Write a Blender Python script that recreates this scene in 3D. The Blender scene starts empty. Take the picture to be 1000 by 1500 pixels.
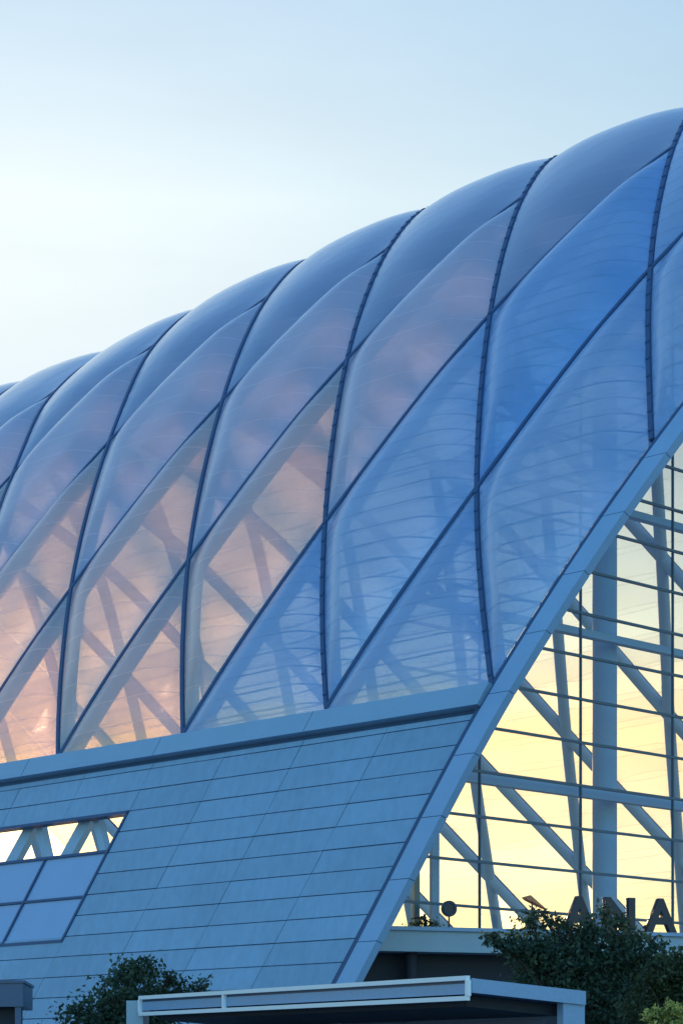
import bpy, math, random
import numpy as np
R = math.radians
random.seed(7); rng = np.random.default_rng(7)
scene = bpy.context.scene
col = scene.collection

# ---------------------------------------------------------------- survey numbers
F, YH, TH = 3335.56, 1582.3, 0.77581          # focal length (px of the 1000x1500 photo), horizon row, bearing of the hall
DU, SC, EYE = 10.3137, 0.7, 1.7               # diagrid bay along the hall (survey units), metres per unit, eye height
U = np.array([-math.sin(TH), math.cos(TH), 0.0])   # along the hall, away from the end wall
V = np.array([math.cos(TH), math.sin(TH), 0.0])    # across the hall
Z = np.array([0, 0, 1.0])
P0 = np.array([(720 - 500) / F * 100, 100.0, 0.0])
def w(p):                                     # survey units (eye at the origin) -> metres (ground at 0)
    p = np.asarray(p, float) * SC
    p = p.copy(); p[..., 2] += EYE
    return p
def bld(u, v, z):
    return w(P0 + U * u + V * v + Z * z)
def at(px, py, y):                            # a surveyed sight line at y metres from the eye
    return np.array([(px - 500) / F * y, y, (YH - py) / F * y + EYE])

# vault profile: rows of the diagrid
VW = 71.0                                     # width of the vault
pv = [0, 4.73669, 11.55365, 19.72556, 29.8]
pz = [17.30805, 27.79799, 38.63957, 47.95762, 54.45]
a0 = R(74)
pv = [-2 * 11.5 * math.cos(a0), -11.5 * math.cos(a0)] + pv + [VW - x for x in pv[:1:-1]] + [VW - 3.9, VW + 4.2]
pz = [pz[0] - 2 * 11.5 * math.sin(a0), pz[0] - 11.5 * math.sin(a0)] + pz + pz[:1:-1] + [28.6, 18.6]
pv += [VW + 12.4, VW + 20.6]; pz += [8.6, -1.4]
PV, PZ = np.array(pv), np.array(pz)           # index 0 <-> rho = -2
def profile(rho):
    t = np.clip(np.asarray(rho, float) + 2, 0, len(PV) - 1.0001)
    k = np.floor(t).astype(int); f = t - k
    def cr(P):
        p1 = P[k]; p2 = P[k + 1]
        m1 = np.where(k > 0, (P[k + 1] - P[np.maximum(k - 1, 0)]) / 2, P[1] - P[0])
        m2 = np.where(k + 2 < len(P), (P[np.minimum(k + 2, len(P) - 1)] - P[k]) / 2, P[-1] - P[-2])
        m1 = np.where(k == 1, P[1] - P[0], m1); m2 = np.where(k == 0, P[1] - P[0], m2)
        return (2*f**3-3*f**2+1)*p1 + (f**3-2*f**2+f)*m1 + (-2*f**3+3*f**2)*p2 + (f**3-f**2)*m2
    return cr(PV), cr(PZ)
NODES = {(0,0):(3.21,-4.01),(0,1):(3.78,-.19),(0,2):(2.52,5.31),(0,3):(0,0),(1,0):(-.2,1.4),(1,1):(2.7,-6.57),(1,2):(-2,.5),(1,3):(.3,-3.),
         (1,4):(.6,4.1),(2,-1):(-11.5,13.),(2,0):(-.8,-.3),(2,1):(-1.2,.8),(2,2):(3.2,-2.2),(2,3):(3.2,-1.9),(2,4):(7.6,-5.1),
         (3,-1):(7.5,-6.8),(3,0):(4.9,-3.4),(3,1):(-4.5,.6),(3,2):(-4.3,1.75),(3,3):(-3.2,4.56),(3,4):(-1.5,1.4)}
NK = np.array([(r, i) for r, i in NODES], float)
def raw(rho, u):
    v, z = profile(rho)
    uc = np.clip(u, -12, 60)
    s = 1 + .00077 * uc - 2e-5 * uc * uc
    return P0 + U * np.asarray(u)[..., None] + V * np.asarray(v)[..., None] + Z * (z * s)[..., None]
_nu = np.array([(3 - i) * DU + r * DU / 2 for r, i in NODES])
_ny = raw(NK[:, 0], _nu)[:, 1]
ND = np.array([[-e[0] / F, 0, e[1] / F] for e in NODES.values()]) * _ny[:, None]   # as-built deviations of the nodes
def surf(rho, u):
    rho = np.asarray(rho, float); u = np.asarray(u, float)
    rho, u = np.broadcast_arrays(rho, u)
    P = raw(rho, u)
    d2 = (rho[..., None] - NK[:, 0])**2 + ((u[..., None] - _nu) / DU)**2
    wt = np.exp(-d2 / (2 * .42**2))
    return P + (wt @ ND) / (wt.sum(-1)[..., None] + .12)
def normal(rho, u):
    e = .02
    a = surf(rho + e, u) - surf(rho - e, u); b = surf(rho, u + .2) - surf(rho, u - .2)
    n = np.cross(a, b); n /= np.linalg.norm(n, axis=-1)[..., None]
    return n * np.where((n @ np.array([0, 0, 1.]) < 0) & (rho > 1) & (rho < 7), -1, 1)[..., None]
_t = normal(np.array([1.0]), np.array([10.0]))[0]
NS = 1 if _t @ V < 0 else -1
def nrm(rho, u):
    e = .02
    a = surf(rho + e, u) - surf(rho - e, u); b = surf(rho, u + .2) - surf(rho, u - .2)
    n = np.cross(a, b); n /= np.linalg.norm(n, axis=-1)[..., None]
    return n * _sg
_sg = 1.0
_sg = 1.0 if nrm(np.array([1.0]), np.array([10.0]))[0] @ V < 0 else -1.0

# ---------------------------------------------------------------- mesh helpers
class MB:
    def __init__(s): s.v = []; s.f = []; s.uv = []; s.has_uv = False
    def add(s, vs, fs, uv=None):
        o = len(s.v); s.v += [tuple(map(float, p)) for p in vs]; s.f += [tuple(o + k for k in f) for f in fs]
        if uv is not None: s.has_uv = True; s.uv += [tuple(q) for q in uv]
        else: s.uv += [(0, 0)] * len(vs)
    def hexa(s, c, uv=None):                   # eight corners: lower ring then upper ring
        s.add(c, [(3,2,1,0),(4,5,6,7),(0,1,5,4),(1,2,6,5),(2,3,7,6),(3,0,4,7)], uv)
    def box(s, c, x, y, z):                    # centre and three half vectors
        c, x, y, z = (np.asarray(q, float) for q in (c, x, y, z))
        s.hexa([c-x-y-z, c+x-y-z, c+x+y-z, c-x+y-z, c-x-y+z, c+x-y+z, c+x+y+z, c-x+y+z])
    def bar(s, a, b, wd, dp, up=(0, 0, 1)):
        a, b, up = (np.asarray(q, float) for q in (a, b, up))
        d = b - a; L = np.linalg.norm(d); d /= L
        x = np.cross(d, up); x /= np.linalg.norm(x); y = np.cross(x, d)
        s.box((a + b) / 2, x * wd / 2, d * L / 2, y * dp / 2)
    def tube(s, pts, rad, n=10, cap=True):
        pts = np.asarray(pts, float); k = len(pts)
        rad = np.broadcast_to(np.asarray(rad, float), (k,))
        vs = []; ref = None
        for i in range(k):
            d = pts[min(i+1, k-1)] - pts[max(i-1, 0)]; d /= np.linalg.norm(d)
            if ref is None: ref = np.cross(d, (0, 0, 1.)) if abs(d[2]) < .95 else np.cross(d, (1., 0, 0))
            x = ref - d * (ref @ d); x /= np.linalg.norm(x); ref = x; y = np.cross(d, x)
            vs += [pts[i] + rad[i] * (x * math.cos(q) + y * math.sin(q)) for q in np.arange(n) * 2 * math.pi / n]
        fs = [(i*n+j, i*n+(j+1) % n, (i+1)*n+(j+1) % n, (i+1)*n+j) for i in range(k-1) for j in range(n)]
        if cap: fs += [tuple(range(n-1, -1, -1)), tuple(range((k-1)*n, k*n))]
        s.add(vs, fs)
    def build(s, name, mat, parent=None, smooth=False):
        me = bpy.data.meshes.new(name); me.from_pydata(s.v, [], s.f)
        if s.has_uv:
            l = me.uv_layers.new(name='UVMap'); idx = np.empty(len(me.loops), int); me.loops.foreach_get('vertex_index', idx)
            l.data.foreach_set('uv', np.array(s.uv, np.float32)[idx].ravel())
        me.materials.append(mat); me.validate(); me.update()
        if smooth: me.polygons.foreach_set('use_smooth', [True] * len(me.polygons))
        o = bpy.data.objects.new(name, me); col.objects.link(o)
        if parent: o.parent = parent; o.matrix_parent_inverse = parent.matrix_world.inverted()
        return o
def empty(name, loc, label, cat, group=None):
    o = bpy.data.objects.new(name, None); col.objects.link(o); o.location = tuple(map(float, loc))
    o.empty_display_size = .3
    tag(o, label, cat, group); bpy.context.view_layer.update(); return o
def tag(o, label, cat, group=None):
    o['label'] = label; o['category'] = cat
    if group: o['group'] = group
def structure(o): o['kind'] = 'structure'; return o

# ---------------------------------------------------------------- materials
def newmat(name):
    m = bpy.data.materials.new(name); m.use_nodes = True
    nt = m.node_tree; nt.nodes.clear(); return m, nt
def lk(nt, a, b): nt.links.new(a, b)
def nd(nt, t, **kw):
    n = nt.nodes.new(t)
    for k, v in kw.items():
        if k in n.inputs: n.inputs[k].default_value = v
        else: setattr(n, k, v)
    return n
def mottled(name, c, rough=.5, metal=0.0, var=.12, scale=.8, fine=14., spec=.5, bump=0.0, rand=0.0, streak=0.0):
    m, nt = newmat(name)
    out = nd(nt, 'ShaderNodeOutputMaterial'); b = nd(nt, 'ShaderNodeBsdfPrincipled', Roughness=rough, Metallic=metal)
    b.inputs['Specular IOR Level'].default_value = spec
    tc = nd(nt, 'ShaderNodeTexCoord'); n1 = nd(nt, 'ShaderNodeTexNoise', Scale=scale, Detail=5.0); n2 = nd(nt, 'ShaderNodeTexNoise', Scale=fine, Detail=3.0)
    lk(nt, tc.outputs['Object'], n1.inputs['Vector']); lk(nt, tc.outputs['Object'], n2.inputs['Vector'])
    ad = nd(nt, 'ShaderNodeMath', operation='ADD'); lk(nt, n1.outputs['Fac'], ad.inputs[0]); lk(nt, n2.outputs['Fac'], ad.inputs[1])
    mr = nd(nt, 'ShaderNodeMapRange'); mr.inputs['From Min'].default_value = .6; mr.inputs['From Max'].default_value = 1.4
    mr.inputs['To Min'].default_value = 1 - var; mr.inputs['To Max'].default_value = 1 + var
    lk(nt, ad.outputs[0], mr.inputs['Value'])
    val = mr.outputs['Result']
    if rand:                                   # panel-to-panel tone, stored in the mesh's uv
        uv = nd(nt, 'ShaderNodeUVMap'); wn = nd(nt, 'ShaderNodeTexWhiteNoise', noise_dimensions='2D')
        lk(nt, uv.outputs['UV'], wn.inputs['Vector'])
        m2 = nd(nt, 'ShaderNodeMapRange'); m2.inputs['To Min'].default_value = 1 - rand; m2.inputs['To Max'].default_value = 1 + rand
        lk(nt, wn.outputs['Value'], m2.inputs['Value'])
        mu = nd(nt, 'ShaderNodeMath', operation='MULTIPLY'); lk(nt, val, mu.inputs[0]); lk(nt, m2.outputs['Result'], mu.inputs[1]); val = mu.outputs[0]
    if streak:
        mp = nd(nt, 'ShaderNodeMapping'); mp.inputs['Scale'].default_value = (2.6, 2.6, .16); lk(nt, tc.outputs['Object'], mp.inputs['Vector'])
        n5 = nd(nt, 'ShaderNodeTexNoise', Scale=1.6, Detail=5.0); lk(nt, mp.outputs[0], n5.inputs['Vector'])
        m6 = nd(nt, 'ShaderNodeMapRange'); m6.inputs['From Min'].default_value = .35; m6.inputs['From Max'].default_value = .7; m6.inputs['To Min'].default_value = 1 + streak * .4; m6.inputs['To Max'].default_value = 1 - streak; lk(nt, n5.outputs['Fac'], m6.inputs['Value'])
        mu2 = nd(nt, 'ShaderNodeMath', operation='MULTIPLY'); lk(nt, val, mu2.inputs[0]); lk(nt, m6.outputs['Result'], mu2.inputs[1]); val = mu2.outputs[0]
    mx = nd(nt, 'ShaderNodeVectorMath', operation='SCALE'); mx.inputs[0].default_value = c; lk(nt, val, mx.inputs['Scale'])
    lk(nt, mx.outputs[0], b.inputs['Base Color'])
    rr = nd(nt, 'ShaderNodeMapRange'); rr.inputs['To Min'].default_value = max(rough - .1, .02); rr.inputs['To Max'].default_value = min(rough + .12, 1)
    lk(nt, n1.outputs['Fac'], rr.inputs['Value']); lk(nt, rr.outputs['Result'], b.inputs['Roughness'])
    if bump:
        bp = nd(nt, 'ShaderNodeBump', Strength=bump, Distance=.05); lk(nt, n1.outputs['Fac'], bp.inputs['Height']); lk(nt, bp.outputs['Normal'], b.inputs['Normal'])
    lk(nt, b.outputs[0], out.inputs['Surface']); return m
def schlick(nt, f0=.04):
    l = nd(nt, 'ShaderNodeLayerWeight', Blend=.5)
    p = nd(nt, 'ShaderNodeMath', operation='POWER'); lk(nt, l.outputs['Facing'], p.inputs[0]); p.inputs[1].default_value = 5.0
    a = nd(nt, 'ShaderNodeMath', operation='MULTIPLY_ADD'); lk(nt, p.outputs[0], a.inputs[0]); a.inputs[1].default_value = 1 - f0; a.inputs[2].default_value = f0
    return a
def film(name, frit, film_col, tint, line_pitch, line_w, line_amt, line_dark, rough=.17, refl=.14, tcol=None, tl_f=.45):
    """ETFE foil: clear film with a printed frit, fine welded seams, a glossy outer face."""
    m, nt = newmat(name)
    out = nd(nt, 'ShaderNodeOutputMaterial')
    uv = nd(nt, 'ShaderNodeUVMap'); sep = nd(nt, 'ShaderNodeSeparateXYZ'); lk(nt, uv.outputs['UV'], sep.inputs[0])
    tc = nd(nt, 'ShaderNodeTexCoord')
    # seams: v of the uv is height along the foil in metres
    nz = nd(nt, 'ShaderNodeTexNoise', Scale=.12, Detail=1.0); lk(nt, tc.outputs['Object'], nz.inputs['Vector'])
    ms = nd(nt, 'ShaderNodeMath', operation='MULTIPLY_ADD'); lk(nt, nz.outputs['Fac'], ms.inputs[0]); ms.inputs[1].default_value = .3; lk(nt, sep.outputs['Y'], ms.inputs[2])
    dv = nd(nt, 'ShaderNodeMath', operation='DIVIDE'); lk(nt, ms.outputs[0], dv.inputs[0]); dv.inputs[1].default_value = line_pitch
    fr = nd(nt, 'ShaderNodeMath', operation='FRACT'); lk(nt, dv.outputs[0], fr.inputs[0])
    fl = nd(nt, 'ShaderNodeMath', operation='FLOOR'); lk(nt, dv.outputs[0], fl.inputs[0])
    pg = nd(nt, 'ShaderNodeMath', operation='PINGPONG'); lk(nt, fr.outputs[0], pg.inputs[0]); pg.inputs[1].default_value = .5
    ln = nd(nt, 'ShaderNodeMapRange', interpolation_type='SMOOTHSTEP'); ln.inputs['From Min'].default_value = 0; ln.inputs['From Max'].default_value = line_w / line_pitch
    ln.inputs['To Min'].default_value = line_amt; ln.inputs['To Max'].default_value = 0; lk(nt, pg.outputs[0], ln.inputs['Value'])
    # each seam breaks up along its length
    n2 = nd(nt, 'ShaderNodeTexNoise', Scale=.9, Detail=3.0); cb = nd(nt, 'ShaderNodeCombineXYZ'); lk(nt, sep.outputs['X'], cb.inputs['X']); lk(nt, fl.outputs[0], cb.inputs['Y']); lk(nt, cb.outputs[0], n2.inputs['Vector'])
    m2 = nd(nt, 'ShaderNodeMapRange'); m2.inputs['From Min'].default_value = .3; m2.inputs['From Max'].default_value = .65; m2.inputs['To Min'].default_value = .3; lk(nt, n2.outputs['Fac'], m2.inputs['Value'])
    lm = nd(nt, 'ShaderNodeMath', operation='MULTIPLY'); lk(nt, ln.outputs['Result'], lm.inputs[0]); lk(nt, m2.outputs['Result'], lm.inputs[1])
    # frit density
    n3 = nd(nt, 'ShaderNodeTexNoise', Scale=.35, Detail=4.0); lk(nt, tc.outputs['Object'], n3.inputs['Vector'])
    fm = nd(nt, 'ShaderNodeMath', operation='MULTIPLY_ADD'); lk(nt, n3.outputs['Fac'], fm.inputs[0]); fm.inputs[1].default_value = .16; fm.inputs[2].default_value = frit - .13
    wn = nd(nt, 'ShaderNodeTexWhiteNoise', noise_dimensions='1D'); lk(nt, fl.outputs[0], wn.inputs['W'])
    sv = nd(nt, 'ShaderNodeMath', operation='MULTIPLY_ADD'); lk(nt, wn.outputs['Value'], sv.inputs[0]); sv.inputs[1].default_value = .10; lk(nt, fm.outputs[0], sv.inputs[2])
    fa = nd(nt, 'ShaderNodeMath', operation='ADD', use_clamp=True); lk(nt, sv.outputs[0], fa.inputs[0]); lk(nt, lm.outputs[0], fa.inputs[1])
    lw = nd(nt, 'ShaderNodeLayerWeight', Blend=.5)
    cs = nd(nt, 'ShaderNodeMath', operation='SUBTRACT'); cs.inputs[0].default_value = 1.0; lk(nt, lw.outputs['Facing'], cs.inputs[1])
    c2 = nd(nt, 'ShaderNodeMath', operation='MAXIMUM'); lk(nt, cs.outputs[0], c2.inputs[0]); c2.inputs[1].default_value = .08
    iv = nd(nt, 'ShaderNodeMath', operation='DIVIDE'); iv.inputs[0].default_value = .75; lk(nt, c2.outputs[0], iv.inputs[1])
    cl = nd(nt, 'ShaderNodeMath', operation='SUBTRACT', use_clamp=True); cl.inputs[0].default_value = 1.0; lk(nt, fa.outputs[0], cl.inputs[1])
    pw = nd(nt, 'ShaderNodeMath', operation='POWER'); lk(nt, cl.outputs[0], pw.inputs[0]); lk(nt, iv.outputs[0], pw.inputs[1])
    fa = nd(nt, 'ShaderNodeMath', operation='SUBTRACT', use_clamp=True); fa.inputs[0].default_value = 1.0; lk(nt, pw.outputs[0], fa.inputs[1])   # oblique sight lines cross more print
    cm = nd(nt, 'ShaderNodeMix', data_type='RGBA'); cm.inputs['A'].default_value = (*film_col, 1); cm.inputs['B'].default_value = (*line_dark, 1); lk(nt, lm.outputs[0], cm.inputs['Factor'])
    df = nd(nt, 'ShaderNodeBsdfDiffuse'); tl = nd(nt, 'ShaderNodeBsdfTranslucent'); lk(nt, cm.outputs['Result'], df.inputs['Color'])
    if tcol: tl.inputs['Color'].default_value = (*tcol, 1)
    else: lk(nt, cm.outputs['Result'], tl.inputs['Color'])
    mx = nd(nt, 'ShaderNodeMixShader', Fac=tl_f); lk(nt, df.outputs[0], mx.inputs[1]); lk(nt, tl.outputs[0], mx.inputs[2])
    tr = nd(nt, 'ShaderNodeBsdfTransparent', Color=(*tint, 1))
    m3 = nd(nt, 'ShaderNodeMixShader'); lk(nt, fa.outputs[0], m3.inputs['Fac']); lk(nt, tr.outputs[0], m3.inputs[1]); lk(nt, mx.outputs[0], m3.inputs[2])
    gl = nd(nt, 'ShaderNodeBsdfGlossy', Roughness=rough, Color=(.92, .96, 1, 1))
    fn = schlick(nt, refl)
    bp = nd(nt, 'ShaderNodeBump', Strength=.25, Distance=.12); n4 = nd(nt, 'ShaderNodeTexNoise', Scale=1.1, Detail=4.0); lk(nt, tc.outputs['Object'], n4.inputs['Vector']); lk(nt, n4.outputs['Fac'], bp.inputs['Height'])
    lk(nt, bp.outputs['Normal'], gl.inputs['Normal'])
    m4 = nd(nt, 'ShaderNodeMixShader'); lk(nt, fn.outputs[0], m4.inputs['Fac']); lk(nt, m3.outputs[0], m4.inputs[1]); lk(nt, gl.outputs[0], m4.inputs[2])
    lk(nt, m4.outputs[0], out.inputs['Surface']); return m
def glass(name, tint, refl=.05):
    m, nt = newmat(name); out = nd(nt, 'ShaderNodeOutputMaterial')
    tr = nd(nt, 'ShaderNodeBsdfTransparent', Color=(*tint, 1)); gl = nd(nt, 'ShaderNodeBsdfGlossy', Roughness=.03)
    fn = schlick(nt, refl); tc = nd(nt, 'ShaderNodeTexCoord')
    n = nd(nt, 'ShaderNodeTexNoise', Scale=.5, Detail=2.0); lk(nt, tc.outputs['Object'], n.inputs['Vector'])
    bp = nd(nt, 'ShaderNodeBump', Strength=.03, Distance=.05); lk(nt, n.outputs['Fac'], bp.inputs['Height']); lk(nt, bp.outputs['Normal'], gl.inputs['Normal'])
    mx = nd(nt, 'ShaderNodeMixShader'); lk(nt, fn.outputs[0], mx.inputs['Fac']); lk(nt, tr.outputs[0], mx.inputs[1]); lk(nt, gl.outputs[0], mx.inputs[2])
    lk(nt, mx.outputs[0], out.inputs['Surface']); return m
def leafmat(name, c1, c2, trans=.35):
    m, nt = newmat(name); out = nd(nt, 'ShaderNodeOutputMaterial')
    ge = nd(nt, 'ShaderNodeNewGeometry'); rp = nd(nt, 'ShaderNodeMix', data_type='RGBA'); rp.inputs['A'].default_value = (*c1, 1); rp.inputs['B'].default_value = (*c2, 1)
    lk(nt, ge.outputs['Random Per Island'], rp.inputs['Factor'])
    df = nd(nt, 'ShaderNodeBsdfPrincipled', Roughness=.55); tl = nd(nt, 'ShaderNodeBsdfTranslucent'); lk(nt, rp.outputs['Result'], df.inputs['Base Color']); lk(nt, rp.outputs['Result'], tl.inputs['Color'])
    mx = nd(nt, 'ShaderNodeMixShader', Fac=trans); lk(nt, df.outputs[0], mx.inputs[1]); lk(nt, tl.outputs[0], mx.inputs[2]); lk(nt, mx.outputs[0], out.inputs['Surface']); return m

M = {}
M['panel'] = mottled('zinc_panel', (.24, .42, .60), .38, .0, .10, .35, 3, .55, .06, .08, .06)
M['joint'] = mottled('dark_joint', (.10, .19, .31), .8)
M['sill'] = mottled('sill_paint', (.28, .46, .64), .35, 0, .06)
M['arch'] = mottled('arch_paint', (.28, .46, .68), .32, 0, .07)
M['steel'] = mottled('steel_paint', (.38, .58, .82), .65, 0, .06, spec=.2)
M['strip'] = mottled('clamp_metal', (.036, .095, .21), .45, .0, .15)
M['mullion'] = mottled('mullion_metal', (.08, .15, .21), .4, 0, .1)
M['column'] = mottled('column_paint', (.24, .45, .72), .6, 0, .06, spec=.25)
M['film'] = film('pillow_foil', .43, (.58, .70, .88), (.98, .89, .82), 1.0, .055, .35, (.95, .82, .76), tcol=(1.0, .70, .46), tl_f=.55)  # peach sunset glow put into the tint and translucent colour
M['film_mid'] = film('pillow_foil_mid', .56, (.50, .60, .80), (.96, .91, .92), 1.0, .055, .3, (.9, .8, .84), tcol=(.84, .74, .74))
M['film_end'] = film('pillow_foil_striped', .53, (.33, .60, .92), (.52, .74, .97), .62, .06, .6, (.05, .17, .38))
M['film_low'] = film('pillow_foil_pale_striped', .55, (.46, .66, .91), (.66, .81, .97), .66, .06, .6, (.05, .18, .40))
M['film_top'] = film('pillow_foil_dense', .68, (.38, .48, .68), (.85, .9, .95), 1.0, .05, .12, (.7, .75, .85))
M['film_far'] = film('pillow_foil_far', .12, (.6, .6, .6), (.97, .96, .93), 1.3, .06, .2, (.4, .4, .4), rough=.35, refl=.04)
M['glass'] = glass('clear_glass', (.92, .95, .92))
M['spandrel'] = mottled('spandrel_glass', (.31, .48, .74), .16, 0, .05)
M['slab'] = mottled('slab_cladding', (.34, .46, .55), .5, 0, .08)
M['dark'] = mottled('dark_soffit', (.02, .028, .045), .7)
M['floor'] = mottled('floor_screed', (.25, .27, .3), .5)
M['white'] = mottled('white_paint', (.92, .94, .96), .4, 0, .03)
M['canopy'] = mottled('canopy_metal', (.26, .41, .60), .4, 0, .1)
M['letter'] = mottled('letter_metal', (.02, .025, .05), .35, 0, .1)
M['bark'] = mottled('bark', (.06, .045, .035), .9, 0, .3, 3)
M['leaf'] = leafmat('leaf_dark', (.02, .05, .035), (.10, .16, .09), .45)
M['leaf_warm'] = leafmat('leaf_olive', (.03, .05, .02), (.09, .12, .05))
M['leaf_bright_patch'] = leafmat('leaf_bright_patch', (.04, .08, .02), (.95, .86, .24), .5)  # brightness of a lit patch put into the leaf colour
M['kiosk'] = mottled('kiosk_metal', (.06, .11, .20), .4, 0, .1)
M['orange'] = mottled('orange_cloth', (.75, .28, .12), .8, 0, .1)
M['ground'] = mottled('paving', (.25, .25, .25), .8, 0, .15, .3, 4)

# ---------------------------------------------------------------- the station hall
hall = empty('station_hall', bld(20, 0, -EYE / SC), 'vaulted blue station hall roofed with diamond air cushions over a slanted glass end wall', 'building')

def hfun(t, k=.30):
    q = np.clip(t / k, 0, 1); return (1 - (1 - q)**2.6)
def cushion(r, i, mat, tri=None, span=1):
    n = 18; ins = .018
    s = np.linspace(0, 1, n + 1)
    s = .5 - .5 * np.cos(math.pi * (.06 + .88 * s)); s = (s - s[0]) / (s[-1] - s[0])     # finer at the edges
    if span > 1:                               # crown strip: between two neighbouring ribs, over the ridge
        n2 = n * 2; s2 = np.linspace(0, 1, n2 + 1); s2 = .5 - .5 * np.cos(math.pi * (.05 + .9 * s2)); s2 = (s2 - s2[0]) / (s2[-1] - s2[0])
        A, B = np.meshgrid(ins + (span - 2 * ins) * s2, ins + (1 - 2 * ins) * s, indexing='ij')
        a1, b1 = (A - ins) / (1 - 2 * ins), (B - ins) / (1 - 2 * ins); a2 = (span - A - ins) / (1 - 2 * ins)
        bul = hfun(a1, .6) * hfun(a2, .6) * hfun(b1, .5) * hfun(1 - b1, .5) * .55
    elif tri is None:
        A, B = np.meshgrid(ins + (1 - 2 * ins) * s, ins + (1 - 2 * ins) * s, indexing='ij')
        g = lambda x: (x - ins) / (1 - 2 * ins)
        bul = hfun(g(A)) * hfun(1 - g(A)) * hfun(g(B)) * hfun(1 - g(B))
    else:
        S, T = np.meshgrid(s, s, indexing='ij')
        A = S + (1 - S) * T; B = (1 - S) + S * T
        A = 2/3 + (A - 2/3) * (1 - 1.0 * ins); B = 2/3 + (B - 2/3) * (1 - 1.0 * ins)
        ta = (1 - A - ins); tb = (1 - B - ins); tc = (A + B - 1 - ins)
        bul = hfun(np.maximum(ta, 0) * 1.3) * hfun(np.maximum(tb, 0) * 1.3) * hfun(np.maximum(tc, 0) * 1.3) * .8
    rho = r + A + B - (.05 * (1 - T) if tri else 0); u = (3 - i) * DU + r * DU / 2 + (A - B) * DU / 2 + (.05 * (1 - T) * DU / 2 * (2 * S - 1) if tri else 0)
    P = surf(rho, u); N = nrm(rho, u)
    mb = MB()
    k = (n + 1)
    uvx = u * SC; uvy = P[..., 2] * SC + EYE + 0.02 * u * SC
    for h in (.78, -.35):
        Q = w(P + N * (bul * h + .02 * np.sign(h))[..., None])
        fs = [(a*k+b, a*k+b+1, (a+1)*k+b+1, (a+1)*k+b) for a in range(P.shape[0] - 1) for b in range(n)]
        if (h > 0) == (_flip > 0): fs = [f[::-1] for f in fs]
        mb.add(Q.reshape(-1, 3), fs, np.stack([uvx, uvy], -1).reshape(-1, 2))
    return mb.build('roof_cushion', mat, hall, True)
_flip = 1
IMIN_NEAR = {-1: -2, 0: -2, 1: -2, 2: -3, 3: -3}
IMIN_FAR = {4: -6, 5: -6, 6: -5, 7: -5, 8: -4}
for i in range(IMIN_NEAR[-1], 3):
    cushion(-1, i, M['film_low'] if i >= 1 else M['film'], True)
for r in range(0, 2):
    for i in range(IMIN_NEAR[r], 4 + r):
        cushion(r, i, M['film_mid' if r == 1 else 'film'] if i - r < 2 else M['film_end'] if (r, i) == (1, 3) else M['film_low'])
for i in range(IMIN_NEAR[2], 7):
    cushion(2, i, M['film_low'] if i >= 4 else M['film_top'], span=3) if i < 6 else (cushion(3, i, M['film_low'], span=2))
for r in range(5, 9):
    for i in range(IMIN_FAR[r], 7):
        cushion(r, i, M['film_far'])

def rib(f_u, r0, r1, cleat=False):
    n = max(int((r1 - r0) * 10), 4)
    rho = np.linspace(r0, r1, n + 1); u = f_u(rho)
    P = surf(rho, u); N = nrm(rho, u)
    t = MB(); t.tube(w(P - N * .58), .46 * SC, 10)
    o = t.build('roof_rib', M['steel'], hall, True)
    # clamp strip on the outer face, with bolt-like cleats
    D = np.gradient(P, axis=0); D /= np.linalg.norm(D, axis=1)[:, None]; X = np.cross(D, N); X /= np.linalg.norm(X, axis=1)[:, None]
    s = MB(); hw, hb, ht = .11, -.12, .08
    vs = []
    for k in range(n + 1):
        vs += [P[k] - X[k]*hw + N[k]*hb, P[k] + X[k]*hw + N[k]*hb, P[k] + X[k]*hw + N[k]*ht, P[k] - X[k]*hw + N[k]*ht]
    fs = [(4*k+a, 4*k+(a+1) % 4, 4*k+4+(a+1) % 4, 4*k+4+a) for k in range(n) for a in range(4)] + [(3,2,1,0), (4*n, 4*n+1, 4*n+2, 4*n+3)]
    s.add(w(np.array(vs)), fs)
    L = np.concatenate([[0], np.cumsum(np.linalg.norm(np.diff(P, axis=0), axis=1))])
    for q in np.arange(.6 + .3 * rng.random(), min(L[-1], 60) if cleat else 0, 1.3):
        rr = np.interp(q, L, rho); uu = np.interp(q, L, u)
        if rr > 4.2: break
        p = surf(np.array([rr]), np.array([uu]))[0]; nn = nrm(np.array([rr]), np.array([uu]))[0]
        k = min(int(np.searchsorted(L, q)), n); d = D[k]; x = X[k]
        s.box(w(p + nn * .08), x * .10 * SC, d * .08 * SC * rng.uniform(.7, 1.4), nn * .035 * SC)
    s.build('clamp_strip', M['strip'], o)
for i in range(-6, 7):
    lo = max(0.0, i - 3.0) if i > -4 else 3.0
    rib(lambda rho, i=i: (3 - i) * DU + rho * DU / 2, lo + (.03 if i > 3 else 0), 9.95, i >= 2)
for j in range(-14, 3):
    lo = max(0.0, -4.0 - j)
    hi = min(9.95, 7.0 - j)
    f_ = lambda rho, j=j: (3 - j) * DU - rho * DU / 2
    if min(hi, 3.0) - lo > .5: rib(f_, lo, min(hi, 3.0))       # the crown strips have no cross ribs
    if hi - max(lo, 5.0) > .5: rib(f_, max(lo, 5.0), hi)

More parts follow.
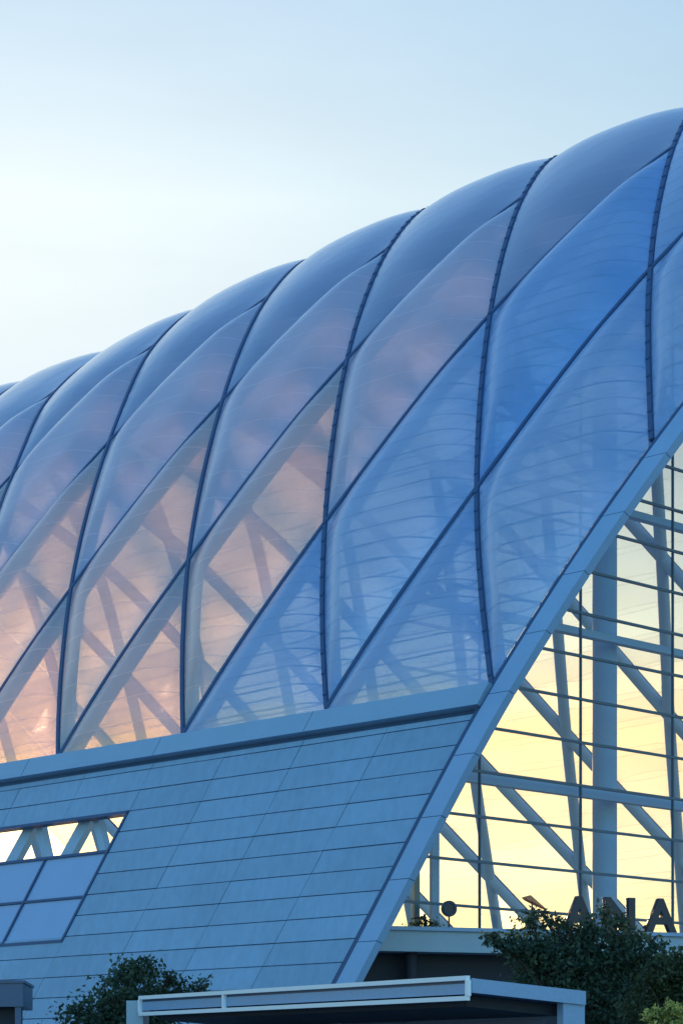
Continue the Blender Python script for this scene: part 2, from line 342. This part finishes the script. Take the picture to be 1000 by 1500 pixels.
# arch beam round the cut end of the vault: panelled box
def edge_u(rho):
    rho = np.asarray(rho, float)
    return np.where(rho <= 4, -rho * DU / 2, -4 * DU / 2 + (rho - 4) * DU / 2)
def arch_seg(mb, r0, r1, e0, e1, n0, n1, k=3):
    rr = np.linspace(r0, r1, k + 1); uu = edge_u(rr)
    P = surf(rr, uu); N = nrm(rr, uu); vs = []
    for a in range(k + 1):
        vs += [P[a] - U*e0 + N[a]*n0, P[a] - U*e1 + N[a]*n0, P[a] - U*e1 + N[a]*n1, P[a] - U*e0 + N[a]*n1]
    fs = [(4*a+b, 4*a+(b+1) % 4, 4*a+4+(b+1) % 4, 4*a+4+b) for a in range(k) for b in range(4)] + [(3,2,1,0), (4*k, 4*k+1, 4*k+2, 4*k+3)]
    mb.add(w(np.array(vs)), fs, [(r0 * 7.3, 1.1)] * len(vs))
ab = MB(); cut = np.linspace(-1.75, 10.2, 50)
for a, b in zip(cut[:-1], cut[1:]): arch_seg(ab, a + .0014, b - .0014, .32, 1.5, -.25, .16)
arch = ab.build('arch_beam', M['arch'], hall)
core = MB()
for a, b in zip(cut[:-1], cut[1:]): arch_seg(core, a, b, -.06, 1.44, -.22, .06)
core.build('joint_core', M['strip'], arch)

# near side: sill, cladding wall, window band
UEND = 75.0
def wallpt(wc, z, out=0.0):                    # w = const runs parallel to the cut edge
    s = (z - PZ[2]) / math.sin(a0); rho = s / 11.5
    u = wc - rho * DU / 2
    n = -V * math.sin(a0) + Z * math.cos(a0)
    return P0 + U * u + V * (s * math.cos(a0)) + Z * z + n * out
def wslab(mb, w0, w1, z0, z1, o0, o1, uv=None):
    c = [wallpt(w0, z0, o0), wallpt(w1, z0, o0), wallpt(w1, z0, o1), wallpt(w0, z0, o1), wallpt(w0, z1, o0), wallpt(w1, z1, o0), wallpt(w1, z1, o1), wallpt(w0, z1, o1)]
    mb.hexa(w(np.array(c)), [uv] * 8 if uv else None)
sl = MB()
e = -.12
while e < UEND:
    wslab(sl, e, min(e + 11.1, UEND) - .05, 16.38, 17.33, -.9, .38, (e, 2.2)); e += 11.1
sill = sl.build('sill', M['sill'], hall)
GZ = -EYE / SC
ZT, CP = 16.93, 1.06
WT, WB, WR = 13.75, 13.75 - 6 * CP - .2, 22.15
wl = MB(); gap = .024
zs = [16.16] + [15.87 - CP * k for k in range(0, 18)]
zs = [z for z in zs if z > GZ] + [GZ]
wc = [0.22, 5.5] + [5.5 + 5.55 * k for k in range(1, 14)]
for a, (z1, z0) in enumerate(zip(zs[:-1], zs[1:])):
    for b, (w0, w1) in enumerate(zip(wc[:-1], wc[1:])):
        if w0 > WR - .3 and z1 < WT + .1 and z0 > WB - .5: continue
        wslab(wl, w0 + gap * .8, w1 - gap * .8, z0 + gap, z1 - gap, -.25, .0 + .012 * random.uniform(-1, 1), (a * 3.7, b * 5.1))
wall = wl.build('wall', M['panel'], hall)
bk = MB(); 
WRX = WR - .02
wslab(bk, 0.1, WRX, GZ, 17.0, -.6, -.1); wslab(bk, WRX, UEND, GZ, WB, -.6, -.1); wslab(bk, WRX, UEND, WT, 17.0, -.6, -.1)
wslab(bk, WRX, UEND, WB - .02, 11.55, -.62, -.2)
bk.build('wall_backing', M['joint'], wall)
sg = MB(); wslab(sg, .1, UEND, 16.22, 16.37, -.5, -.08); sg.build('painted_shadow_gap', M['strip'], wall)  # shadow line under the sill, drawn as a dark strip
winf = MB()
ZM1, ZM2, ZM3 = 11.72, 9.43, WB
wslab(winf, WR, WR + .16, WB, WT, -.25, .06); wslab(winf, WR, UEND, WT - .14, WT + .02, -.25, .06)
wslab(winf, WR, UEND, ZM1 - .07, ZM1 + .07, -.25, .05); wslab(winf, WR, UEND, ZM2 - .06, ZM2 + .06, -.25, .03); wslab(winf, WR, UEND, WB - .1, WB + .05, -.25, .03)
for q in range(1, 8): wslab(winf, WR + 5.3 * q - .07, WR + 5.3 * q + .07, WB, ZM1, -.25, .04)
wframe = winf.build('window', M['strip'], hall)
pn = MB()
for q in range(0, 8):
    for z1, z0 in ((ZM1, ZM2), (ZM2, WB)):
        wslab(pn, WR + 5.3 * q + (.16 if q == 0 else .07), WR + 5.3 * (q + 1) - .07, z0 + .06, z1 - .07, -.18, -.06)
pn.build('spandrel_panel', M['spandrel'], wframe)
pg = MB(); pg.add(w(np.array([wallpt(WR + .1, ZM1, -.12), wallpt(UEND, ZM1, -.12), wallpt(UEND, WT, -.12), wallpt(WR + .1, WT, -.12)])), [(0, 1, 2, 3)])
pg.build('pane', M['glass'], wframe)
tb = MB()                                      # truss behind the window band
for q in range(0, 7):
    o = WR + 4.55 + 4.9 * q
    def m(w0, z0, w1, z1, wd=.42): tb.bar(w(wallpt(w0, z0, -.9)), w(wallpt(w1, z1, -.9)), wd * SC, .4 * SC, V)
    m(o - .6, WT + .3, o - 3.7, ZM1 - .3, .5); m(o + .1, WT + .3, o + .3, ZM1 - .2, .75)
tb.build('truss', M['steel'], hall)

# interior floor and the glazed end wall, far wall
GU = 7.5
fl = MB(); c = [bld(GU + .3, 2.5, 6.4), bld(95, 2.5, 6.4), bld(95, 76, 6.4), bld(GU + .3, 76, 6.4), bld(GU + .3, 2.5, 6.85), bld(95, 2.5, 6.85), bld(95, 76, 6.85), bld(GU + .3, 76, 6.85)]
fl.hexa(c); fl.build('floor_slab', M['floor'], hall)
vf, zf = float(profile(10.0)[0]), float(profile(10.0)[1]); fw = MB(); c = [bld(4, vf + .6, GZ), bld(110, vf + .6, GZ), bld(110, vf + 1.1, GZ), bld(4, vf + 1.1, GZ), bld(4, vf, zf), bld(110, vf, zf), bld(110, vf + .5, zf), bld(4, vf + .5, zf)]
fw.hexa(c); fw.build('far_wall', M['panel'], hall)
def roof_z(v):                                 # height of the vault above v
    rr = np.linspace(-1, 10, 400); a, b = profile(rr); return float(np.interp(v, a, b))
cw = MB()
vm = [7.5 + 7.65 * k - 7.65 for k in range(0, 10)]
for v in vm:
    if 1 < v < 70: cw.box(bld(GU, v, (6.9 + roof_z(v) - .6) / 2), U * .07 * SC, V * .035 * SC, Z * (roof_z(v) - 7.5) / 2 * SC)
zt = [8.4 + 2.2 * k for k in range(0, 20)]
def vspan(z):
    rr = np.linspace(-1, 4, 300); a, b = profile(rr)
    if z > b.max() - .5: return None
    v0 = float(np.interp(z + .3, b, a)); return v0 + .35, VW - v0 - .35
for z in zt:
    sp = vspan(z)
    if sp: cw.box(bld(GU, (sp[0] + sp[1]) / 2, z), U * .08 * SC, V * (sp[1] - sp[0]) / 2 * SC, Z * .065 * SC)
glz = cw.build('glazed_end_wall', M['mullion'], hall)
gp = MB(); vs = [bld(GU + .02, v, 6.9) for v in np.linspace(1, VW - 1, 40)] + [bld(GU + .02, v, max(roof_z(v) - .5, 7)) for v in np.linspace(1, VW - 1, 40)]
gp.add(vs, [(k, k + 1, 41 + k, 40 + k) for k in range(39)]); gp.build('pane', M['glass'], glz)
for z, wd in ((14.9, .42), (23.15, .3), (30.0, .3)):
    sp = vspan(z); b = MB(); b.box(bld(GU + 1.2, (sp[0] + sp[1]) / 2, z), U * .25 * SC, V * (sp[1] - sp[0]) / 2 * SC, Z * wd / 1.6 * SC)
    b.build('wind_beam', M['column'], hall)
for v in (20.3, 46.0):
    b = MB(); b.tube([bld(GU + 2.6, v, 6.8), bld(GU + 2.6, v, roof_z(v) - .8)], .66 * SC, 20, False); b.build('column', M['column'], hall, True)

# entrance deck in front of the glass
dk = MB()
A_, B_ = at(520, 1392, 73.6), at(1120, 1405, 78.6)
d = B_ - A_; d[2] = 0; d /= np.linalg.norm(d); back = np.array([-d[1], d[0], 0])
h = .68
zb = A_[2]
def dslab(mb, o0, o1, z0, z1):
    p = [A_ + back * o0, B_ + back * o0, B_ + back * o1, A_ + back * o1]
    mb.hexa([np.array([q[0], q[1], z0]) for q in p] + [np.array([q[0], q[1], z1]) for q in p])
dslab(dk, 0, 7.0, zb, zb + h)
deck = empty('entrance_deck', [(A_[0] + B_[0]) / 2, (A_[1] + B_[1]) / 2, 0], 'raised grey entrance deck along the foot of the glass end wall', 'terrace')
dk.build('deck_slab', M['slab'], deck)
cp = MB(); dslab(cp, -.12, .4, zb + h + .004, zb + h + .13); cp.build('coping', M['canopy'], deck)
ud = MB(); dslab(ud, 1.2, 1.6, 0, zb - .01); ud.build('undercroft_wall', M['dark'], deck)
for q in (2.2, 9.0):
    pc = MB(); p = A_ + d * q + back * .7; pc.tube([(p[0], p[1], 0), (p[0], p[1], zb - .005)], .22, 14); pc.build('support_post', M['dark'], deck)
ZD = zb + h + .13

# ---------------------------------------------------------------- sign letters on the deck
def text_mesh(ch, size, depth):
    cu = bpy.data.curves.new('letter_shape', 'FONT'); cu.body = ch; cu.size = size; cu.extrude = depth / 2; cu.offset = .028 * size; cu.align_x = 'CENTER'; cu.bevel_depth = .006; cu.bevel_resolution = 1
    t = bpy.data.objects.new('letter_shape', cu); col.objects.link(t)
    dg = bpy.context.evaluated_depsgraph_get(); me = bpy.data.meshes.new_from_object(t.evaluated_get(dg)); me.name = 'letter'
    bpy.data.objects.remove(t); return me
pl = A_ + d * 6.05 + back * .35
def on_deck(px, off):                          # point of the deck edge under a sight line
    k = (px - 500) / F; a = A_ + back * off
    t = (k * a[1] - a[0]) / (d[0] - k * d[1]); return a + d * t
sp0 = on_deck(847, .35)
sign = empty('deck_sign', (sp0[0], sp0[1], ZD), 'dark freestanding capital letters standing on the deck edge behind the tree', 'sign')
ang = math.atan2(d[1], d[0])
for ch, px in (('A', 847), ('N', 906), ('A', 966), ('H', 1026)):
    me = text_mesh(ch, 1.62, .22); me.materials.append(M['letter'])
    o = bpy.data.objects.new('letter', me); col.objects.link(o)
    p = on_deck(px, .35); o.location = (p[0], p[1], ZD + .02); o.rotation_euler = (R(90), 0, ang)
    bpy.context.view_layer.update()
    o.parent = sign; o.matrix_parent_inverse = sign.matrix_world.inverted()

# round dark disc on a short post
p = on_deck(658, .5)
ds = empty('round_sign', (p[0], p[1], ZD), 'small round dark disc on a short post by the slanted arch beam', 'sign')
b = MB(); cz = (YH - 1331) / F * p[1] + EYE; n = 24
ring = [(math.cos(q), math.sin(q)) for q in np.arange(n) * 2 * math.pi / n]
nb = -back
for off in (0, .09):
    b.v += [tuple(np.array([p[0], p[1], cz]) + d * x * .27 + Z * y * .27 + back * off) for x, y in ring]; b.uv += [(0, 0)] * n
b.f += [tuple(range(n)), tuple(range(2*n-1, n-1, -1))] + [(k, n + k, n + (k+1) % n, (k+1) % n) for k in range(n)]
b.build('disc', M['letter'], ds)
b = MB(); 
b.tube([np.array([p[0], p[1], cz]) + d * .2 * x - back * .015 + Z * .2 * y for x, y in ring] + [np.array([p[0], p[1], cz]) + d * .2 - back * .015], .022, 6, False)
b.build('rim', M['strip'], ds, True)
b = MB(); b.tube([(p[0] + back[0]*.05, p[1] + back[1]*.05, ZD), (p[0] + back[0]*.05, p[1] + back[1]*.05, cz - .2)], .03, 8); b.build('post', M['letter'], ds)
# posts of the deck balustrade near the arch
for px, wd, top, lab in ((609, .20, 1252, 'slim dark post beside the arch beam on the deck'), (636, .26, 1212, 'blue grey post between the dark post and the round disc')):
    p = on_deck(px, 2.2); b = MB(); zt_ = (YH - top) / F * p[1] + EYE
    b.box((p[0], p[1], (ZD + zt_) / 2), d * wd / 2, back * wd / 2, Z * (zt_ - ZD) / 2); b.box((p[0], p[1], ZD + .06), d * wd * .9, back * wd * .9, Z * .06); b.box((p[0], p[1], zt_ + .03), d * wd * .7, back * wd * .7, Z * .03)
    o = b.build('deck_post', M['mullion'] if px < 620 else M['column']); tag(o, lab, 'post')
# orange parasol
p = on_deck(782, 1.2)
par = empty('parasol', (p[0], p[1], ZD), 'small orange parasol tilted above the tree on the deck', 'parasol')
zc = (YH - 1318) / F * p[1] + EYE; b = MB(); n = 8
top = np.array([p[0] - .12, p[1], zc + .16]); rim = [np.array([p[0] + .42 * math.cos(q), p[1] + .42 * math.sin(q), zc - .12 - .2 * math.cos(q)]) for q in np.arange(n) * 2 * math.pi / n]
b.add([top] + rim + [top - Z * .03] + [q - Z * .03 for q in rim], [(0, 1 + k, 1 + (k+1) % n) for k in range(n)] + [(n+1, n + 2 + (k+1) % n, n + 2 + k) for k in range(n)] + [(1 + k, n + 2 + k, n + 2 + (k+1) % n, 1 + (k+1) % n) for k in range(n)])
b.build('canopy_cloth', M['orange'], par)
b = MB(); b.tube([(p[0], p[1], ZD), (p[0] - .1, p[1], zc + .12)], .025, 8); b.build('pole', M['mullion'], par)

# ---------------------------------------------------------------- white framed canopy in the foreground
fd = np.array([-.563, .826, 0]); fo = np.array([.826, .563, 0])
C0 = at(685, 1431, 45.0); zt0 = C0[2]; LEN, DEP, TK, DROP = 13.2, 3.04, .42, .2
cn = empty('canopy', (C0[0], C0[1], 0), 'flat shelter canopy with a white tube frame round its fascia', 'canopy')
def cpt(a, b, z): return np.array([*(C0 + fd * a + fo * b)[:2], zt0 - DROP * b / DEP + z])
def cbox(mb, a0_, a1_, b0, b1, z0, z1):
    mb.hexa([cpt(a0_, b0, z0), cpt(a1_, b0, z0), cpt(a1_, b1, z0), cpt(a0_, b1, z0), cpt(a0_, b0, z1), cpt(a1_, b0, z1), cpt(a1_, b1, z1), cpt(a0_, b1, z1)])
b = MB(); cbox(b, .06, LEN, .06, DEP, -TK + .12, -.06); b.build('roof', M['kiosk'], cn)
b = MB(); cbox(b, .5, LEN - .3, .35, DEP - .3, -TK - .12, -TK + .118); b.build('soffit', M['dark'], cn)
b = MB()
cbox(b, .08, LEN, .02, .057, -.335, -.125)
b.build('fascia_rail', M['canopy'], cn)
b = MB()
for z in (-.02, -TK): b.bar(cpt(0, 0, z), cpt(LEN, 0, z), .10, .09)
for a in (0, LEN, LEN * .70): b.bar(cpt(a, 0, -TK + .046), cpt(a, 0, -.066), .09, .085, fd)
b.build('fascia_frame', M['white'], cn)
b = MB(); cbox(b, 0.0, .055, .1, DEP, -.30, -.015); b.build('end_fascia', M['canopy'], cn)
b = MB(); b.hexa([np.array([*cpt(.06, DEP - .55, 0)[:2], 0]), np.array([*cpt(.26, DEP - .55, 0)[:2], 0]), np.array([*cpt(.26, DEP + .02, 0)[:2], 0]), np.array([*cpt(.06, DEP + .02, 0)[:2], 0]),
        cpt(.06, DEP - .55, -.302), cpt(.26, DEP - .55, -.302), cpt(.26, DEP + .02, -.302), cpt(.06, DEP + .02, -.302)]); b.build('end_post', M['canopy'], cn)
b = MB(); q0, q1 = cpt(LEN + .03, .1, 0), cpt(LEN + .03, .1, 0) + np.array([-.42, .1, 0]); q2 = q1 + np.array([.1, .5, 0]); q3 = q0 + np.array([.1, .5, 0])
b.hexa([np.array([*q[:2], 0]) for q in (q0, q1, q2, q3)] + [np.array([*q[:2], zt0 - .08]) for q in (q0, q1, q2, q3)]); b.build('end_panel', M['slab'], cn)
b = MB(); b.hexa([np.array([*cpt(a, c, 0)[:2], 0]) for a, c in ((.8, DEP - .5), (LEN - .5, DEP - .5), (LEN - .5, DEP - .4), (.8, DEP - .4))] + [np.array([*cpt(a, c, 0)[:2], zt0 - TK - .33]) for a, c in ((.8, DEP - .5), (LEN - .5, DEP - .5), (LEN - .5, DEP - .4), (.8, DEP - .4))]); b.build('back_screen', M['kiosk'], cn)

# dark kiosk at the lower left
K = at(34, 1440, 56.0)
kd, kb = np.array([-.998, .06, 0]), np.array([-.06, .998, 0])
ks = empty('kiosk', (K[0], K[1], 0), 'dark blue kiosk with a flat overhanging roof at the foot of the wall', 'kiosk')
def kbox(mb, a0_, a1_, b0, b1, z0, z1):
    P = [K + kd * a + kb * c for a, c in ((a0_, b0), (a1_, b0), (a1_, b1), (a0_, b1))]
    mb.hexa([np.array([q[0], q[1], z0]) for q in P] + [np.array([q[0], q[1], z1]) for q in P])
b = MB(); kbox(b, 0, 4.2, 0, 3.2, K[2] - .58, K[2]); kbox(b, -.04, 4.24, -.04, 3.24, K[2] + .003, K[2] + .07); b.build('roof', M['kiosk'], ks)
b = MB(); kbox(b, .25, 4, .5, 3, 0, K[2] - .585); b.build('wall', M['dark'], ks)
b = MB(); kbox(b, .05, .2, .05, .2, 0, K[2] - .585); b.build('post', M['kiosk'], ks)
b = MB(); kbox(b, 1.0, 2.0, .44, .497, 0, 2.2); kbox(b, 1.9, 1.94, .40, .438, 1.0, 1.2); b.build('door', M['kiosk'], ks)

# ---------------------------------------------------------------- trees
def tree(name, base, blobs, nleaf, leaf, mat, label, cat, group=None, limbs=True):
    base = np.array(base, float); t = empty(name, base, label, cat, group)
    ctr = np.mean([c for c, r in blobs], axis=0)
    tk = MB(); z1 = min(c[2] - r * .4 for c, r in blobs)
    fork = np.array([base[0] * .7 + ctr[0] * .3, base[1] * .7 + ctr[1] * .3, max(z1, base[2] + .5)])
    H = fork[2] - base[2]
    tk.tube([base, base + (fork - base) * .4 + [.04, 0, 0], fork], [.05 + .04 * H, .04 + .03 * H, .03 + .025 * H], 8)
    for c, r in blobs:
        c = np.array(c); mid = fork * .5 + c * .5 + rng.normal(0, .12, 3)
        tk.tube([fork - Z * .1, mid, c + Z * r * .3], [.03 + .012 * H, .035, .015], 6)
        for _ in range(5):
            dv = rng.normal(0, 1, 3); dv /= np.linalg.norm(dv); dv[2] = abs(dv[2]) * .6
            tk.tube([mid * .4 + c * .6, c + dv * r * .45, c + dv * r * .92], [.025, .015, .006], 5)
    tk.build('trunk', M['bark'], t, True)
    tot = sum(r**2.2 for c, r in blobs); vs = []; fs = []
    for c, r in blobs:
        n = int(nleaf * r**2.2 / tot); ncl = max(int(n / 26), 3)
        dv = rng.normal(0, 1, (ncl, 3)); dv /= np.linalg.norm(dv, axis=1)[:, None]
        cc = np.array(c) + dv * r * (rng.uniform(.15, 1.3, (ncl, 1))**.75) * np.array([1, 1, .85])
        for q in cc:
            m = rng.integers(14, 38); s = rng.uniform(.1, .3) * (r / 1.0)**.5
            pp = q + rng.normal(0, s, (m, 3)) * [1, 1, .6]
            for x in pp:
                a = rng.normal(0, 1, 3); a[2] -= .5; a /= np.linalg.norm(a); b_ = np.cross(a, rng.normal(0, 1, 3)); b_ /= np.linalg.norm(b_)
                L = leaf * rng.uniform(.5, 1.7); k = len(vs); nn = np.cross(a, b_) * L * .12
                vs += [x, x + a * L * .45 + b_ * L * .26 + nn, x + a * L, x + a * L * .45 - b_ * L * .26 + nn]; fs += [(k, k+1, k+2), (k, k+2, k+3)]
    cr = MB(); cr.v = [tuple(q) for q in vs]; cr.f = fs; cr.uv = [(0, 0)] * len(vs); cr.build('crown', mat, t)
    return t
def blob(px, py, y, rpx): return (at(px, py, y), rpx / F * y)
g = at(205, 1500, 62); tree('leafy_tree', (g[0], g[1], 0), [blob(190, 1455, 62, 44), blob(165, 1478, 61.5, 40), blob(222, 1468, 62.5, 46), blob(180, 1424, 62, 25), blob(212, 1422, 62.2, 20), blob(251, 1430, 62.4, 17), blob(130, 1505, 61.6, 40), blob(200, 1520, 62, 60), blob(266, 1462, 62.5, 22), blob(296, 1446, 62.4, 12)],
     10000, .125, M['leaf'], 'dark green tree rising behind the left end of the white framed canopy', 'tree')
g = at(880, 1500, 60); tree('leafy_tree', (g[0], g[1], 0), [blob(765, 1385, 60, 30), blob(800, 1390, 60, 38), blob(850, 1392, 60.5, 38), blob(895, 1385, 60, 40), blob(775, 1352, 60.2, 18), blob(795, 1338, 60.2, 13), blob(865, 1356, 60.4, 20), blob(890, 1340, 60.4, 17), blob(905, 1352, 60.3, 14), blob(835, 1430, 60, 46), blob(910, 1440, 60.3, 52), blob(735, 1382, 59.8, 17), blob(720, 1372, 59.8, 9), blob(812, 1348, 60.1, 11), blob(830, 1356, 60.1, 13), blob(790, 1418, 60.3, 34), blob(945, 1402, 60.2, 34), blob(890, 1500, 60, 50)],
     13000, .125, M['leaf'], 'broad dark green tree in front of the deck letters', 'tree')
g = at(985, 1500, 57); tree('leafy_tree', (g[0], g[1], 0), [blob(978, 1424, 57, 28), blob(1010, 1418, 57, 34), blob(960, 1448, 57.3, 26), blob(1005, 1450, 57, 30), blob(1040, 1440, 57, 46), blob(950, 1480, 57.6, 34)],
     7000, .12, M['leaf_warm'], 'lower dark tree at the right edge above the bright patch shrub', 'tree')
g = at(975, 1500, 54); tree('bright_patch_shrub', (g[0], g[1], 0), [blob(958, 1488, 54, 14), blob(980, 1478, 54, 12), blob(1000, 1490, 54, 17), blob(970, 1512, 54, 22)], 1800, .10, M['leaf_bright_patch'],
     'yellow green shrub standing in for a bright lit patch at the lower right under the trees', 'shrub')
p = on_deck(622, 1.0); hb_ = p; tree('low_hedge', (p[0], p[1], ZD), [((p[0] + x, p[1], ZD + .14), .16) for x in (-.45, -.2, .05, .3)], 900, .07, M['leaf'], 'low dark planting on the deck beside the round disc', 'hedge')

# ---------------------------------------------------------------- ground
gm = MB(); gm.add([(-3000, -3000, 0), (3000, -3000, 0), (3000, 3000, 0), (-3000, 3000, 0)], [(0, 1, 2, 3)])
structure(gm.build('ground', M['ground']))

# ---------------------------------------------------------------- sky, sun
SKY_TINT = [(0, (.9, .8, .5)), (.09, (.97, .94, .92)), (.15, (1.6, 1.1, .66)), (.19, (1.25, 1.12, .96)), (.29, (.79, .86, .92)), (.36, (1.38, 1.31, 1.17)), (.43, (1.45, 1.4, 1.3)), (.6, (1.1, 1.35, 1.55)), (1, (1.1, 1.4, 1.7))]   # white balance of the evening sky by height
SUN_EL, SUN_AZ = 5.0, -10.0                    # degrees; azimuth from +Y, to the right positive
wd = bpy.data.worlds.new('World'); scene.world = wd; wd.use_nodes = True
nt = wd.node_tree; nt.nodes.clear()
out = nd(nt, 'ShaderNodeOutputWorld'); bg = nd(nt, 'ShaderNodeBackground', Strength=.12)
sky = nd(nt, 'ShaderNodeTexSky'); sky.sky_type = 'NISHITA'; sky.sun_disc = False; sky.sun_elevation = R(SUN_EL); sky.sun_rotation = R(SUN_AZ); sky.air_density = 1.0; sky.dust_density = .4; sky.ozone_density = 2.0
half = lambda c: (c[0] / 2, c[1] / 2, c[2] / 2, 1)
tcw = nd(nt, 'ShaderNodeTexCoord'); sx = nd(nt, 'ShaderNodeSeparateXYZ'); lk(nt, tcw.outputs['Generated'], sx.inputs[0])
rp = nd(nt, 'ShaderNodeValToRGB'); lk(nt, sx.outputs['Z'], rp.inputs['Fac'])
el = rp.color_ramp.elements; el[0].position = 0; el[0].color = half(SKY_TINT[0][1]); el[1].position = 1; el[1].color = half(SKY_TINT[-1][1])
for q, c in SKY_TINT[1:-1]: e_ = el.new(q); e_.color = half(c)
mlt = nd(nt, 'ShaderNodeVectorMath', operation='MULTIPLY'); lk(nt, sky.outputs[0], mlt.inputs[0]); lk(nt, rp.outputs['Color'], mlt.inputs[1])
dbl = nd(nt, 'ShaderNodeVectorMath', operation='SCALE'); dbl.inputs['Scale'].default_value = 2.0; lk(nt, mlt.outputs[0], dbl.inputs[0])
mr = nd(nt, 'ShaderNodeMapRange', interpolation_type='SMOOTHSTEP'); mr.inputs['From Min'].default_value = .45; mr.inputs['From Max'].default_value = -.3; lk(nt, sx.outputs['Y'], mr.inputs['Value'])
bl = nd(nt, 'ShaderNodeMix', data_type='RGBA'); bl.inputs['A'].default_value = (.5, .5, .5, 1); bl.inputs['B'].default_value = (.62, .86, 1.02, 1); lk(nt, mr.outputs['Result'], bl.inputs['Factor'])   # blue hour opposite the sunset
cmp_ = nd(nt, 'ShaderNodeMapping'); cmp_.inputs['Scale'].default_value = (2.2, 2.2, 9.0); lk(nt, tcw.outputs['Generated'], cmp_.inputs['Vector'])
cn_ = nd(nt, 'ShaderNodeTexNoise', Scale=2.4, Detail=6.0, Roughness=.55); lk(nt, cmp_.outputs[0], cn_.inputs['Vector'])    # thin high cloud
cr_ = nd(nt, 'ShaderNodeMapRange'); cr_.inputs['From Min'].default_value = .35; cr_.inputs['From Max'].default_value = .7; cr_.inputs['To Min'].default_value = .975; cr_.inputs['To Max'].default_value = 1.035; lk(nt, cn_.outputs['Fac'], cr_.inputs['Value'])
cs_ = nd(nt, 'ShaderNodeVectorMath', operation='SCALE'); lk(nt, dbl.outputs[0], cs_.inputs[0]); lk(nt, cr_.outputs['Result'], cs_.inputs['Scale'])
m5 = nd(nt, 'ShaderNodeVectorMath', operation='MULTIPLY'); lk(nt, cs_.outputs[0], m5.inputs[0]); lk(nt, bl.outputs['Result'], m5.inputs[1]); dbl.inputs['Scale'].default_value = 4.0
lk(nt, m5.outputs[0], bg.inputs['Color']); lk(nt, bg.outputs[0], out.inputs['Surface'])
sd = bpy.data.lights.new('sun', 'SUN'); sd.energy = 3.0; sd.angle = R(.5); sd.color = (1, .66, .42)
so = bpy.data.objects.new('sun', sd); col.objects.link(so)
from mathutils import Vector
dirv = Vector((math.sin(R(SUN_AZ)) * math.cos(R(SUN_EL)), math.cos(R(SUN_AZ)) * math.cos(R(SUN_EL)), math.sin(R(SUN_EL))))
so.rotation_euler = (dirv).to_track_quat('Z', 'Y').to_euler(); so.location = (0, 0, 80)

# ---------------------------------------------------------------- camera
cd = bpy.data.cameras.new('camera'); co = bpy.data.objects.new('camera', cd); col.objects.link(co); scene.camera = co
co.location = (0, 0, EYE); co.rotation_euler = (R(90), 0, 0)
cd.sensor_fit = 'VERTICAL'; cd.sensor_height = 36; cd.lens = F / 1500 * 36; cd.shift_y = (YH - 750) / 1500; cd.clip_end = 8000; cd.clip_start = .5
scene.view_settings.view_transform = 'Standard'; scene.view_settings.look = 'None'; scene.view_settings.exposure = 1.07; scene.view_settings.gamma = 1
scene.cycles.transparent_max_bounces = 24; scene.cycles.max_bounces = 8
scene.render.filter_size = 1.9
